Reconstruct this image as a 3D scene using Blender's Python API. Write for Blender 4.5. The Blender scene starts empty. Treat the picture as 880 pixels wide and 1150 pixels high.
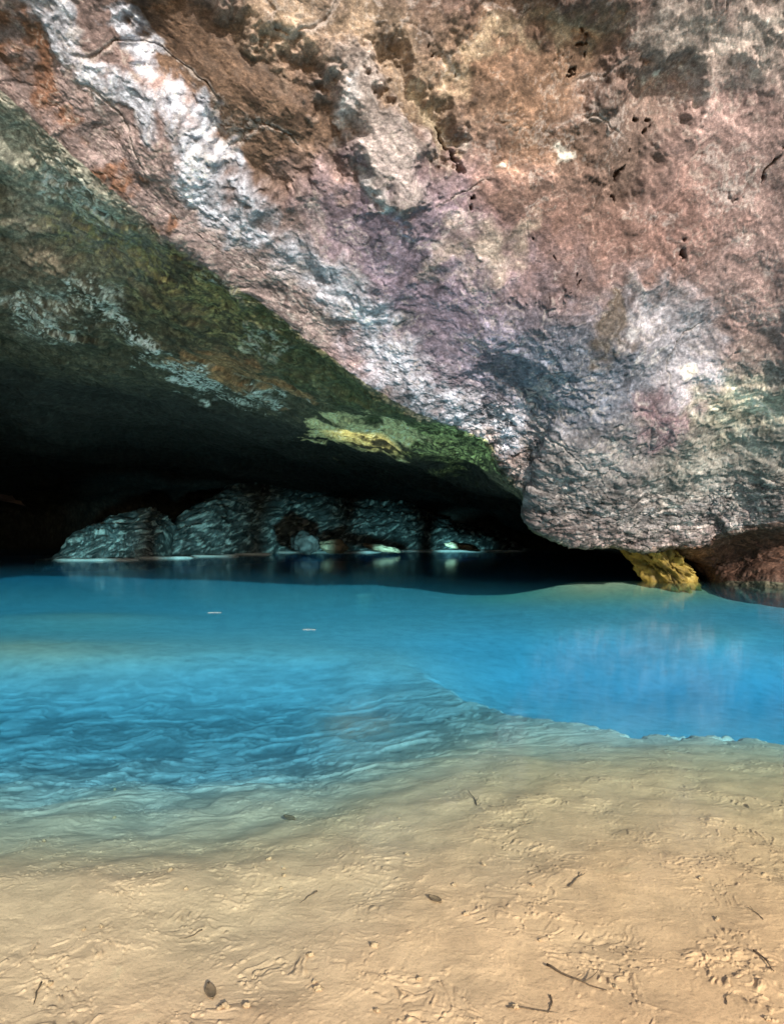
import bpy, bmesh, math, random
import numpy as np
from mathutils import Vector, Matrix

random.seed(7)
RNG = np.random.default_rng(11)
R = math.radians
sc = bpy.context.scene
col = sc.collection
FPX, CX, HY, CAMZ = 767.0, 440.0, 590.0, 1.5      # lens in photo pixels, principal column, horizon row, eye height


def at(px, py, Y):
    """world point seen at photo pixel (px, py) when it lies Y metres ahead"""
    return np.array([(px - CX) / FPX * Y, Y, CAMZ + (HY - py) / FPX * Y])


def atz(px, py, z):
    Y = (CAMZ - z) * FPX / (py - HY)
    return np.array([(px - CX) / FPX * Y, Y, z])


# ------------------------------------------------------------------ numpy noise
GR = np.array([[1, 1, 0], [-1, 1, 0], [1, -1, 0], [-1, -1, 0], [1, 0, 1], [-1, 0, 1], [1, 0, -1], [-1, 0, -1],
               [0, 1, 1], [0, -1, 1], [0, 1, -1], [0, -1, -1], [1, 1, 0], [-1, 1, 0], [0, -1, 1], [0, -1, -1]], np.float32)


def _h(ix, iy, iz, seed):
    with np.errstate(over='ignore'):
        h = (ix.astype(np.uint32) * np.uint32(374761393) + iy.astype(np.uint32) * np.uint32(668265263)
             + iz.astype(np.uint32) * np.uint32(2147483647) + np.uint32(seed * 974634777 & 0xffffffff))
        h = (h ^ (h >> np.uint32(13))) * np.uint32(1274126177)
        h = (h ^ (h >> np.uint32(15))) * np.uint32(2246822519)
        return h ^ (h >> np.uint32(16))


def pnoise(P, seed=0):
    P = P.astype(np.float32)
    F = np.floor(P)
    I = F.astype(np.int64)
    f = P - F
    w = f * f * f * (f * (f * 6 - 15) + 10)
    out = np.zeros(len(P), np.float32)
    for dx in (0, 1):
        wx = w[:, 0] if dx else 1 - w[:, 0]
        for dy in (0, 1):
            wy = w[:, 1] if dy else 1 - w[:, 1]
            for dz in (0, 1):
                wz = w[:, 2] if dz else 1 - w[:, 2]
                g = GR[_h(I[:, 0] + dx, I[:, 1] + dy, I[:, 2] + dz, seed) & 15]
                d = g[:, 0] * (f[:, 0] - dx) + g[:, 1] * (f[:, 1] - dy) + g[:, 2] * (f[:, 2] - dz)
                out += wx * wy * wz * d
    return out


def fbm(P, octv=4, seed=0, gain=.5, lac=2.03):
    o = np.zeros(len(P), np.float32); a = 1.0; Q = P.copy()
    for k in range(octv):
        o += a * pnoise(Q, seed + k * 17); a *= gain; Q = Q * lac + 3.7
    return o


def ridged(P, octv=3, seed=0, gain=.5):
    o = np.zeros(len(P), np.float32); a = 1.0; Q = P.copy()
    for k in range(octv):
        o += a * (1 - 2 * np.abs(pnoise(Q, seed + k * 13))); a *= gain; Q = Q * 2.1 + 5.1
    return o


def worley(P, seed=0, off=False):
    """F1, F2 distances and the id hash of the nearest cell"""
    I = np.floor(P).astype(np.int64)
    f1 = np.full(len(P), 9., np.float32); f2 = f1.copy(); idv = np.zeros(len(P), np.float32); ov = np.zeros((len(P), 2), np.float32)
    for dx in (-1, 0, 1):
        for dy in (-1, 0, 1):
            for dz in (-1, 0, 1):
                a, b, c = I[:, 0] + dx, I[:, 1] + dy, I[:, 2] + dz
                h = _h(a, b, c, seed)
                ox = (h & 1023) / 1023.; oy = ((h >> np.uint32(10)) & 1023) / 1023.; oz = ((h >> np.uint32(20)) & 1023) / 1023.
                d = np.sqrt((a + ox - P[:, 0]) ** 2 + (b + oy - P[:, 1]) ** 2 + (c + oz - P[:, 2]) ** 2).astype(np.float32)
                near = d < f1
                f2 = np.where(near, f1, np.minimum(f2, d))
                idv = np.where(near, oz.astype(np.float32), idv)
                if off:
                    ov[near, 0] = (P[:, 0] - a - ox)[near]; ov[near, 1] = (P[:, 1] - b - oy)[near]
                f1 = np.where(near, d, f1)
    return (f1, f2, idv, ov) if off else (f1, f2, idv)


def ss(a, b, x):
    t = np.clip((x - a) / (b - a), 0, 1)
    return t * t * (3 - 2 * t)


def catmull(C, t0, t):
    """C: (n, ...) control values at parameters t0; smooth interpolation at t"""
    C = np.asarray(C, float); t0 = np.asarray(t0, float)
    n = len(t0)
    i = np.clip(np.searchsorted(t0, t, side='right') - 1, 0, n - 2)
    m = np.zeros_like(C)
    for k in range(n):
        a, b = max(k - 1, 0), min(k + 1, n - 1)
        m[k] = (C[b] - C[a]) / (t0[b] - t0[a])
    h = (t0[i + 1] - t0[i])
    u = (t - t0[i]) / h
    sh = (-1,) + (1,) * (C.ndim - 1)
    u_, h_ = u.reshape(sh), h.reshape(sh)
    return ((2 * u_ ** 3 - 3 * u_ ** 2 + 1) * C[i] + (u_ ** 3 - 2 * u_ ** 2 + u_) * h_ * m[i]
            + (-2 * u_ ** 3 + 3 * u_ ** 2) * C[i + 1] + (u_ ** 3 - u_ ** 2) * h_ * m[i + 1])


def grid_normals(V):
    du = np.gradient(V, axis=0); dv = np.gradient(V, axis=1)
    n = np.cross(du, dv)
    return n / np.maximum(np.linalg.norm(n, axis=2, keepdims=True), 1e-9)


def grid_mesh(name, V, mat, tint=None, flip=False, smooth=True, close_u=False):
    nu, nv = V.shape[:2]
    me = bpy.data.meshes.new(name)
    idx = np.arange(nu * nv, dtype=np.int32).reshape(nu, nv)
    a, b, c, d = idx[:-1, :-1], idx[1:, :-1], idx[1:, 1:], idx[:-1, 1:]
    q = np.stack((a, d, c, b) if flip else (a, b, c, d), -1).reshape(-1, 4)
    me.vertices.add(nu * nv); me.vertices.foreach_set('co', V.reshape(-1).astype(np.float32))
    me.loops.add(q.size); me.loops.foreach_set('vertex_index', q.reshape(-1))
    me.polygons.add(len(q)); me.polygons.foreach_set('loop_start', np.arange(0, q.size, 4, dtype=np.int32))
    me.polygons.foreach_set('loop_total', np.full(len(q), 4, np.int32))
    me.polygons.foreach_set('use_smooth', np.full(len(q), smooth))
    if tint is not None:
        at_ = me.attributes.new('tint', 'FLOAT_COLOR', 'POINT')
        rgba = np.ones((nu * nv, 4), np.float32); rgba[:, :3] = tint.reshape(-1, 3)
        at_.data.foreach_set('color', rgba.reshape(-1))
    me.update(); me.validate()
    me.materials.append(mat)
    o = bpy.data.objects.new(name, me); col.objects.link(o)
    return o


def tag(o, label, cat, group=None, kind=None):
    o['label'] = label; o['category'] = cat
    if group: o['group'] = group
    if kind: o['kind'] = kind
    return o


def structure(o):
    o['kind'] = 'structure'; return o


# ------------------------------------------------------------------ materials
class N:
    def __init__(s, name):
        s.m = bpy.data.materials.new(name); s.m.use_nodes = True
        s.t = s.m.node_tree; s.t.nodes.clear()
        s.out = s.add('ShaderNodeOutputMaterial')
        s.geo = s.add('ShaderNodeTexCoord')

    def add(s, ty, **kw):
        n = s.t.nodes.new(ty)
        for k, v in kw.items(): setattr(n, k, v)
        return n

    def link(s, a, b): s.t.links.new(a, b)

    def map(s, scale=(1, 1, 1), rot=(0, 0, 0)):
        n = s.add('ShaderNodeMapping'); n.inputs['Scale'].default_value = scale; n.inputs['Rotation'].default_value = rot
        s.link(s.geo.outputs['Object'], n.inputs['Vector']); return n.outputs[0]

    def noise(s, scale, detail=4, rough=.55, vec=None, dist=0):
        n = s.add('ShaderNodeTexNoise'); n.inputs['Scale'].default_value = scale; n.inputs['Detail'].default_value = detail
        n.inputs['Roughness'].default_value = rough; n.inputs['Distortion'].default_value = dist
        s.link(vec if vec is not None else s.geo.outputs['Object'], n.inputs['Vector']); return n.outputs['Fac']

    def ramp(s, fac, stops, interp='LINEAR'):
        n = s.add('ShaderNodeValToRGB'); n.color_ramp.interpolation = interp
        e = n.color_ramp.elements
        while len(e) < len(stops): e.new(.5)
        for k, (p, c) in enumerate(stops):
            e[k].position = p; e[k].color = (c, c, c, 1) if not isinstance(c, tuple) else (*c, 1)
        s.link(fac, n.inputs[0]); return n.outputs[0]

    def mix(s, fac, a, b, mode='MIX'):
        n = s.add('ShaderNodeMix', data_type='RGBA', blend_type=mode)
        for i, v in ((0, fac), (6, a), (7, b)):
            if isinstance(v, (int, float)): n.inputs[i].default_value = v
            elif isinstance(v, tuple): n.inputs[i].default_value = (*v, 1)
            else: s.link(v, n.inputs[i])
        return n.outputs[2]

    def bump(s, h, strength, dist, normal=None):
        n = s.add('ShaderNodeBump'); n.inputs['Strength'].default_value = strength; n.inputs['Distance'].default_value = dist
        s.link(h, n.inputs['Height'])
        if normal is not None: s.link(normal, n.inputs['Normal'])
        return n.outputs[0]

    def principled(s, colr, rough=.8, normal=None, spec=.4):
        p = s.add('ShaderNodeBsdfPrincipled')
        if isinstance(colr, tuple): p.inputs['Base Color'].default_value = (*colr, 1)
        else: s.link(colr, p.inputs['Base Color'])
        if isinstance(rough, (int, float)): p.inputs['Roughness'].default_value = rough
        else: s.link(rough, p.inputs['Roughness'])
        p.inputs['Specular IOR Level'].default_value = spec
        if normal is not None: s.link(normal, p.inputs['Normal'])
        s.link(p.outputs[0], s.out.inputs['Surface']); return p


def rock_material(name, base=None, strat=(1, 1, 1), fine=1.0, rough=.72, spec=.35):
    n = N(name)
    if base is None:
        a = n.add('ShaderNodeAttribute', attribute_name='tint'); c = a.outputs['Color']
    else:
        c = n.ramp(n.noise(1.3 * fine, 6, .6), [(.3, base[0]), (.55, base[1]), (.75, base[2])])
    v = n.map(strat)
    speck = n.ramp(n.noise(34 * fine, 5, .7, v), [(.28, .35), (.44, .9), (.56, 1.05), (.70, 1.9)])
    c = n.mix(.9, c, speck, 'MULTIPLY')
    fl = n.ramp(n.noise(17 * fine, 7, .72, n.map((strat[0], strat[1], strat[2] * 2.2)), .8), [(.30, .5), (.46, 1.0), (.58, 1.0), (.68, 1.7)])
    c = n.mix(.8, c, fl, 'MULTIPLY')
    dark = n.ramp(n.noise(11 * fine, 6, .75, v, 1.0), [(.28, .35), (.42, 1.0), (1, 1.0)])
    c = n.mix(.8, c, dark, 'MULTIPLY')
    h1 = n.noise(9 * fine, 8, .68, v, .6)
    b = n.bump(h1, .5, .011 / fine)
    b = n.bump(n.noise(40 * fine, 6, .7, v), .4, .004 / fine, b)
    n.principled(c, n.ramp(n.noise(5 * fine, 3), [(.3, rough - .15), (.7, rough + .15)]), b, spec)
    return n.m


M_CAVE = rock_material('cave_rock', None, (1, 1, 1.6), 1.0, .75, .3)
M_MOUND = rock_material('far_wet_rock', None, (1, 1, 1.3), .5, .5, .5)
M_YELLOW_LIT = rock_material('yellow_lit_rock', ((.06, .04, .012), (.26, .18, .035), (.44, .36, .12)), (1, 1, 1), 1.6, .7, .3)
M_PALE = rock_material('pale_rock', ((.10, .075, .05), (.22, .17, .11), (.34, .28, .19)), (1, 1, 1), 1.4, .7, .3)
M_DARKROCK = rock_material('dark_boulder_rock', ((.02, .02, .02), (.05, .05, .05), (.1, .1, .1)), (1, 1, 1), 1.4, .7, .3)
M_RIM = rock_material('light_line_rim', ((.55, .58, .56), (.75, .77, .75), (.82, .83, .82)), (1, 1, 1), 1.5, .6, .4)


def bed_material():
    n = N('silt_and_sand')
    a = n.add('ShaderNodeAttribute', attribute_name='tint'); c = a.outputs['Color']
    m1 = n.ramp(n.noise(6, 5, .6), [(.3, .82), (.5, 1.0), (.7, 1.1)])
    c = n.mix(1, c, m1, 'MULTIPLY')
    m2 = n.ramp(n.noise(90, 4, .7), [(.28, .68), (.45, 1.0), (.8, 1.12)])
    c = n.mix(.8, c, m2, 'MULTIPLY')
    m3 = n.ramp(n.noise(420, 2, .6), [(.30, .72), (.5, 1.0), (.72, 1.16)])
    c = n.mix(.7, c, m3, 'MULTIPLY')
    b = n.bump(n.noise(45, 6, .65), .35, .010)
    b = n.bump(n.noise(380, 2, .6), .4, .0015, b)
    n.principled(c, .9, b, .15)
    return n.m


M_BED = bed_material()


def water_material():
    n = N('clear_lake_water')
    v = n.map((1.0, 1.6, 1))
    b = n.bump(n.noise(1.1, 3, .5, v), .05, .05)
    b = n.bump(n.noise(6, 2, .5, v), .03, .008, b)
    # two-sided Schlick reflectance: the same from above and from below the surface
    ge = n.add('ShaderNodeNewGeometry')
    dt = n.add('ShaderNodeVectorMath', operation='DOT_PRODUCT'); n.link(ge.outputs['Incoming'], dt.inputs[0]); n.link(b, dt.inputs[1])
    def mth(op, a, b_=None):
        q = n.add('ShaderNodeMath', operation=op)
        for i, v_ in enumerate((a, b_)):
            if v_ is None: continue
            if isinstance(v_, (int, float)): q.inputs[i].default_value = v_
            else: n.link(v_, q.inputs[i])
        return q.outputs[0]
    x5 = mth('POWER', mth('SUBTRACT', 1.0, mth('MINIMUM', mth('ABSOLUTE', dt.outputs['Value']), 1.0)), 5.0)
    fres = mth('ADD', mth('MULTIPLY', x5, .72), .02)
    gl = n.add('ShaderNodeBsdfGlossy'); gl.inputs['Roughness'].default_value = .09; n.link(b, gl.inputs['Normal'])
    tr = n.add('ShaderNodeBsdfTransparent')
    mx = n.add('ShaderNodeMixShader')
    n.link(fres, mx.inputs[0]); n.link(tr.outputs[0], mx.inputs[1]); n.link(gl.outputs[0], mx.inputs[2])
    n.link(mx.outputs[0], n.out.inputs['Surface'])
    ab = n.add('ShaderNodeVolumeAbsorption'); ab.inputs['Color'].default_value = (.03, .725, .905, 1); ab.inputs['Density'].default_value = .56
    sv_ = n.add('ShaderNodeVolumeScatter'); sv_.inputs['Color'].default_value = (.20, .72, 1.0, 1); sv_.inputs['Density'].default_value = .022
    ad = n.add('ShaderNodeAddShader'); n.link(ab.outputs[0], ad.inputs[0]); n.link(sv_.outputs[0], ad.inputs[1])
    n.link(ad.outputs[0], n.out.inputs['Volume'])
    return n.m


def simple_material(name, c1, c2, scale, rough=.7, bump=.3):
    n = N(name)
    c = n.ramp(n.noise(scale, 5, .6), [(.3, c1), (.7, c2)])
    n.principled(c, rough, n.bump(n.noise(scale * 2, 4), bump, .003), .3)
    return n.m


# ------------------------------------------------------------------ the cave shell: control net
# each column: edge point E, two recess points, back ceiling, then the wall's top T; all world points
def colm(e, r1, r2, b2, tpx, tY=8.0, tpy=-500):
    E, R1, R2, B2 = at(*e), at(*r1), at(*r2), at(*b2)
    return E, R1, R2, B2, at(tpx, tpy, tY)


cols = [
    (np.array([-13., 5, -3]), np.array([-15., 12, -3]), np.array([-26., 24, -3]), np.array([-38., 44, -3]), np.array([-24., 2, -3])),
    (np.array([-12.5, 6, 1.]), np.array([-14.5, 13, 1.2]), np.array([-25., 25, 1.5]), np.array([-37., 44, .5]), np.array([-22., 3, 5])),
    (np.array([-11., 7, 5.]), np.array([-12.8, 14, 5.2]), np.array([-21., 25, 4]), np.array([-35., 44, 2]), np.array([-16., 4.5, 11])),
    colm((-270, -95, 8.5), (-300, 250, 12.5), (-250, 450, 23), (-220, 550, 44), 60),
    colm((-10, 95, 10.5), (-20, 325, 14.2), (-30, 470, 25), (0, 560, 44), 230),
    colm((80, 172, 11.2), (65, 362, 15.0), (60, 474, 25), (80, 557, 44), 310),
    colm((180, 250, 12), (150, 392, 15.8), (140, 478, 26), (150, 555, 44), 400),
    colm((270, 322, 12.8), (240, 424, 16.2), (225, 497, 28), (225, 558, 44), 480),
    colm((350, 388, 13.5), (330, 452, 16.6), (310, 512, 29), (300, 560, 44), 560),
    colm((430, 437, 14.2), (402, 476, 17.2), (370, 522, 29), (360, 561, 44), 625),
    colm((500, 470, 14.8), (470, 496, 17.6), (430, 532, 29), (420, 562, 44), 690),
    colm((550, 499, 15.3), (528, 517, 19), (490, 542, 29), (470, 565, 44), 740),
    colm((570, 527, 15.6), (556, 540, 19), (530, 556, 29), (510, 570, 44), 765),
    colm((606, 548, 15.8), (600, 556, 18.5), (570, 568, 28), (540, 575, 44), 790),
    colm((600, 580, 16), (612, 584, 18), (600, 588, 27), (570, 588, 44), 815),
    colm((645, 599, 16.3), (648, 602, 18), (640, 603, 27), (610, 600, 44), 850),
    colm((700, 608, 16.7), (702, 609, 18), (700, 609, 24), (690, 606, 40), 890),
    colm((745, 607, 17), (752, 614, 18.3), (757, 622, 20.5), (760, 632, 24), 925),
    colm((788, 612, 17), (792, 620, 17.9), (796, 640, 18.6), (796, 664, 18.7), 960),
    colm((815, 594, 16.7), (820, 604, 17.7), (824, 632, 17.9), (824, 666, 17.3), 990),
    colm((880, 584, 16), (885, 596, 17.0), (885, 630, 17.0), (885, 672, 16.4), 1050),
    colm((1050, 572, 15), (1050, 590, 16), (1050, 640, 16), (1050, 690, 15.4), 1200),
    colm((1350, 560, 14), (1350, 580, 15), (1350, 640, 15), (1350, 700, 14.4), 1450),
    colm((1900, 560, 12.5), (1900, 580, 13.5), (1900, 640, 13.5), (1900, 720, 13), 1900),
    colm((3000, 560, 9), (3000, 580, 10), (3000, 640, 10), (3000, 760, 9.6), 2700),
]
net = []
for E, R1, R2, B2, T in cols:
    B1 = B2 + np.array([0, 1.5, -2.2]); B0 = B2 + np.array([0, 2.0, -7.])
    W1 = E + (T - E) * .30 + np.array([0, -.35, 0]); W2 = E + (T - E) * .65 + np.array([0, .35, 0])
    ea = E + (R1 - E) * .16; eb = E + (T - E) * .045
    C1 = T + (T - E) * .22; C2 = T + np.array([0, 40, 6.]); C3 = np.array([T[0], 60., -5.])
    net.append([B0, B1, B2, R2, R1, ea, E, eb, W1, W2, T, C1, C2, C3])
net = np.array(net)
# u: spread by the edge's run, but ordered so that the visible part gets most columns
du = np.linalg.norm(np.diff(net[:, 6], axis=0), axis=1)
vis = np.array([.35, .35, .7] + [1.] * 18 + [.5, .3, .15])
du = np.sqrt(du) * vis
U0 = np.concatenate([[0], np.cumsum(du)])
S0 = np.array([0, .5, 1, 2, 3.2, 3.75, 4.0, 4.25, 5.9, 7.9, 9.6, 10.1, 10.6, 11.])
NU, NS = 1500, 1250
# samples in s: dense where the photo looks
sden = np.interp(np.linspace(0, 1, 4000), [0, .03, .12, .40, .55, .92, 1.0], [0, .9, 2.0, 3.9, 4.6, 9.0, 11.0])
sv = np.interp(np.linspace(0, 1, NS), np.linspace(0, 1, 4000), sden)
# equalise columns of the sampled edge
uu = np.linspace(0, U0[-1], NU)
t1 = catmull(net, U0, uu)                       # NU x 14 x 3
V = catmull(np.swapaxes(t1, 0, 1), S0, sv)      # NS x NU x 3
V = np.swapaxes(V, 0, 1).copy()                 # NU x NS x 3


def smooth_u(A, sig):
    k = np.arange(-3 * sig, 3 * sig + 1); g = np.exp(-.5 * (k / sig) ** 2); g /= g.sum()
    Ap = np.concatenate([np.repeat(A[:1], 3 * sig, 0), A, np.repeat(A[-1:], 3 * sig, 0)], 0)
    o = np.zeros_like(A)
    for i, w_ in enumerate(g): o += w_ * Ap[i:i + len(A)]
    return o


Ve = smooth_u(V, 8); we = (ss(3.3, 3.8, sv)[None, :, None]) * ss(.10, .16, np.linspace(0, 1, NU))[:, None, None]
V = V * (1 - we) + Ve * we
Vs = smooth_u(V, 40); wsm = ss(4.2, 5.6, sv)[None, :, None]
wsm = wsm * ss(.10, .16, np.linspace(0, 1, NU))[:, None, None]
V = V * (1 - wsm) + Vs * wsm
Nn = grid_normals(V)
# make normals face the void (towards the camera side on the wall)
mid = Nn[NU // 2, int(NS * .75)]
if mid[1] > 0: Nn = -Nn
SV = np.broadcast_to(sv[None, :], (NU, NS)).reshape(-1)
P = V.reshape(-1, 3); NV = Nn.reshape(-1, 3)
BASEPX = np.stack([CX + FPX * P[:, 0] / np.maximum(P[:, 1], .5), HY - FPX * (P[:, 2] - CAMZ) / np.maximum(P[:, 1], .5)], 1)
wall = SV >= 3.95
onwall_idx = np.where((SV >= 4.0) & (SV <= 9.6))[0]
onrec_idx = np.where((SV > 1.2) & (SV < 4.0))[0]


def surf(px, py, rec=False):
    """point of the undisplaced shell seen at that photo pixel"""
    ii = onrec_idx if rec else onwall_idx
    d = (BASEPX[ii, 0] - px) ** 2 + (BASEPX[ii, 1] - py) ** 2
    return P[ii[np.argmin(d)]]


WARP = np.stack([fbm(P * .55, 4, 101), fbm(P * .55 + 31, 4, 131), fbm(P * .55 + 77, 4, 151)], 1)
FWARP = np.stack([fbm(P * 2.6, 4, 201), fbm(P * 2.6 + 31, 4, 231), fbm(P * 2.6 + 77, 4, 251)], 1)
PW = P + WARP * .55 + FWARP * .36        # wandering coordinates for ragged zone borders


def dist_poly(Q, pts):
    """distance of points Q to a 3D polyline and the run along it (0..1)"""
    best = np.full(len(Q), 1e9); run = np.zeros(len(Q))
    n = len(pts) - 1
    for i in range(n):
        a, b = pts[i], pts[i + 1]
        ab = b - a
        t = np.clip(((Q - a) @ ab) / (ab @ ab + 1e-12), 0, 1)
        d = np.linalg.norm(Q - (a + t[:, None] * ab), axis=1)
        m = d < best
        best = np.where(m, d, best); run = np.where(m, (i + t) / n, run)
    return best, run


JIT = np.stack([fbm(P[onrec_idx] * 1.3, 5, 641, .6), fbm(P[onrec_idx] * 1.3 + 40, 5, 643, .6)], 1) * np.array([34, 15.])


def zone_roof(pxpts, r, soft):
    n = len(pxpts); rr = np.atleast_1d(np.array(r, float))
    rr = np.interp(np.linspace(0, 1, n), np.linspace(0, 1, len(rr)), rr) if len(rr) > 1 else np.repeat(rr, n)
    sel = onrec_idx
    Q = np.zeros((len(sel), 3)); Q[:, :2] = BASEPX[sel] + JIT
    d, run = dist_poly(Q, [np.array([x, y, 0.]) for x, y in pxpts])
    out = np.zeros(len(P), np.float32); out[sel] = ss(1 + soft, 1 - soft, d / np.interp(run, np.linspace(0, 1, n), rr))
    return out


def zone(pxpts, r, rec=False, soft=.5, warp=1.0):
    if rec and len(pxpts) > 1: return zone_roof(pxpts, r, soft)
    """soft ragged mask round a line drawn on the rock; r in photo pixels, one or one per point"""
    pts = [surf(x, y, rec) for x, y in pxpts]
    if len(pts) == 1: pts = pts + [pts[0] + np.array([.02, 0, 0])]
    rr = np.atleast_1d(np.array(r, float))
    if len(rr) == 1: rr = np.repeat(rr, len(pts))
    if len(rr) < len(pts): rr = np.interp(np.linspace(0, 1, len(pts)), np.linspace(0, 1, len(rr)), rr)
    rr = np.array([q * p[1] / FPX for q, p in zip(rr, pts)])
    C = np.array(pts); lo = C.min(0) - rr.max() * 2.5 - 1.5; hi = C.max(0) + rr.max() * 2.5 + 1.5
    sel = np.where(np.all((P > lo) & (P < hi), axis=1) & ((SV < 4.05) if rec else (SV > 3.9)))[0]
    out = np.zeros(len(P), np.float32)
    Q = P[sel] + (PW[sel] - P[sel]) * warp
    d, run = dist_poly(Q, pts)
    rad = np.interp(run, np.linspace(0, 1, len(pts)), rr)
    out[sel] = ss(1 + soft, 1 - soft, d / rad)
    return out


# ---- colour zones (rock colours, with some light and shade painted in)
n_lo = fbm(P * .45, 4, 301); n_mid = fbm(PW * 1.6, 5, 311); n_hi = fbm(PW * np.array([5, 5, 8.]), 5, 321)
n_str = fbm(PW * np.array([2.2, 2.2, 9.]), 5, 331)
tint = np.empty((len(P), 3), np.float32)
tint[:] = (.25, .185, .175)


def lay(mask, c, k=1.0):
    m = (mask * k)[:, None]
    tint[:] = tint * (1 - m) + np.array(c, np.float32) * m


# broad zones, wall
lay(zone([(560, 60), (590, 200), (640, 280)], [150, 130, 90], soft=.8), (.25, .165, .135), .9)
lay(zone([(300, 20), (430, 40), (480, 90)], [45, 60, 50], soft=.7), (.30, .225, .165), .9)
lay(zone([(800, 60), (850, 200), (860, 330)], [80, 90, 80], soft=.8), (.34, .24, .225), .8)
lay(zone([(520, 260), (640, 310), (760, 260)], [50, 60, 50], soft=.8), (.30, .18, .155), .7)
lay(zone([(440, 250), (470, 340), (560, 390)], [70, 80, 70], soft=.8), (.26, .215, .275), .95)
lay(zone([(620, 420), (700, 440)], [90, 80], soft=.7), (.155, .175, .22), .9)
lay(zone([(640, 540), (760, 560), (880, 540)], [60, 70, 70], soft=.7), (.155, .15, .15), .9)
lay(zone([(800, 480), (880, 480)], [70, 80], soft=.7), (.25, .24, .21), .8)
lay(zone([(740, 470), (780, 440)], [28, 26], soft=.7), (.22, .14, .16), .8)
# brown slab, tan border
lay(zone([(235, 60), (270, 110), (320, 150)], [55, 62, 60], soft=.35), (.13, .085, .06), .95)
lay(zone([(190, 20), (230, 50)], [35, 45], soft=.4), (.13, .085, .06), .9)
lay(zone([(330, 205), (370, 215)], [30, 25], soft=.5), (.17, .12, .105), .8)
lay(zone([(560, 60), (600, 110), (640, 70)], [50, 60, 40], soft=.6), (.25, .155, .10), .7)
lay(zone([(730, 110), (690, 170)], [50, 50], soft=.7), (.24, .17, .14), .7)
# pink grey apron left of the white streak and rust band by the lip
lay(zone([(20, 70), (110, 140), (200, 240), (280, 300), (360, 370)], [40, 45, 45, 40, 30], soft=.5), (.27, .215, .21), .9)
lay(zone([(-20, 45), (50, 100), (110, 165), (170, 215), (215, 255)], [20, 24, 20, 20, 14], soft=.4), (.20, .10, .06), .9)
lay(zone([(150, 205), (185, 235)], [12, 12], soft=.4), (.07, .045, .04), .8)
# white calcite streak
wst = np.maximum.reduce([
    zone([(20, 10), (60, 55), (130, 95), (180, 125)], [24, 20, 17, 20], soft=.6),
    zone([(140, 15), (165, 55), (205, 110), (235, 165)], [12, 15, 17, 18], soft=.5),
    zone([(195, 120), (235, 185), (280, 240), (330, 285)], [22, 22, 24, 26], soft=.6),
    zone([(320, 280), (400, 345), (470, 425), (560, 505)], [28, 24, 24, 14], soft=.8) * .85,
    zone([(440, 400), (500, 455), (560, 490)], [20, 28, 24], soft=.7) * .7])
streak = ss(-.35, .25, n_mid * .6 + n_hi * .9 + .1)
lay(wst, (.53, .56, .64), 1.0); lay(wst * (1 - streak), (.30, .27, .30), .4)
# pale knob with white outline
knob = zone([(400, 120), (420, 170), (440, 210)], [44, 48, 34], soft=.4)
lay(knob, (.33, .285, .27), .8)
lay(zone([(395, 100), (368, 130), (376, 165), (400, 205), (430, 240)], [9, 8, 9, 9, 8], soft=.6, warp=.5), (.66, .63, .64), .9)
lay(zone([(480, 80), (490, 130), (505, 160), (520, 185)], [7, 9, 8, 5], soft=.6, warp=.5), (.58, .48, .36), .9)
lay(zone([(490, 95), (540, 60), (600, 40), (660, 25)], [12, 16, 12, 20], soft=.8), (.5, .40, .29), .7)
lay(zone([(740, 20), (790, 60), (850, 40)], [30, 35, 40], soft=.9), (.52, .46, .42), .7)
lay(zone([(500, 285), (540, 295), (590, 265)], [22, 22, 14], soft=.8), (.55, .46, .38), .7)
lay(zone([(735, 345), (765, 385), (780, 425)], [34, 40, 26], soft=.7), (.45, .43, .47), .8)
lay(zone([(720, 350), (726, 420)], [6, 5], soft=.6), (.66, .64, .66), .8)
lay(zone([(800, 455), (850, 470), (890, 450)], [22, 26, 24], soft=.9), (.52, .49, .38), .7)
lay(zone([(690, 345), (700, 375)], [14, 16], soft=.6), (.12, .085, .05), .7)
for q in ((625, 165, 7), (632, 172, 6), (618, 172, 5), (507, 150, 6), (518, 160, 6), (560, 178, 4), (775, 420, 9), (742, 90, 6)):
    lay(zone([(q[0], q[1])], q[2], soft=.4, warp=.4), (.8, .74, .66), 1)
# brown undercut at the right foot
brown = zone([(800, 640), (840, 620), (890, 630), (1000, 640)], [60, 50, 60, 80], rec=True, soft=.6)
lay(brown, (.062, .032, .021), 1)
lay(zone([(745, 625), (765, 632)], [22, 20], rec=True, soft=.6), (.16, .075, .035), .8)
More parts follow.
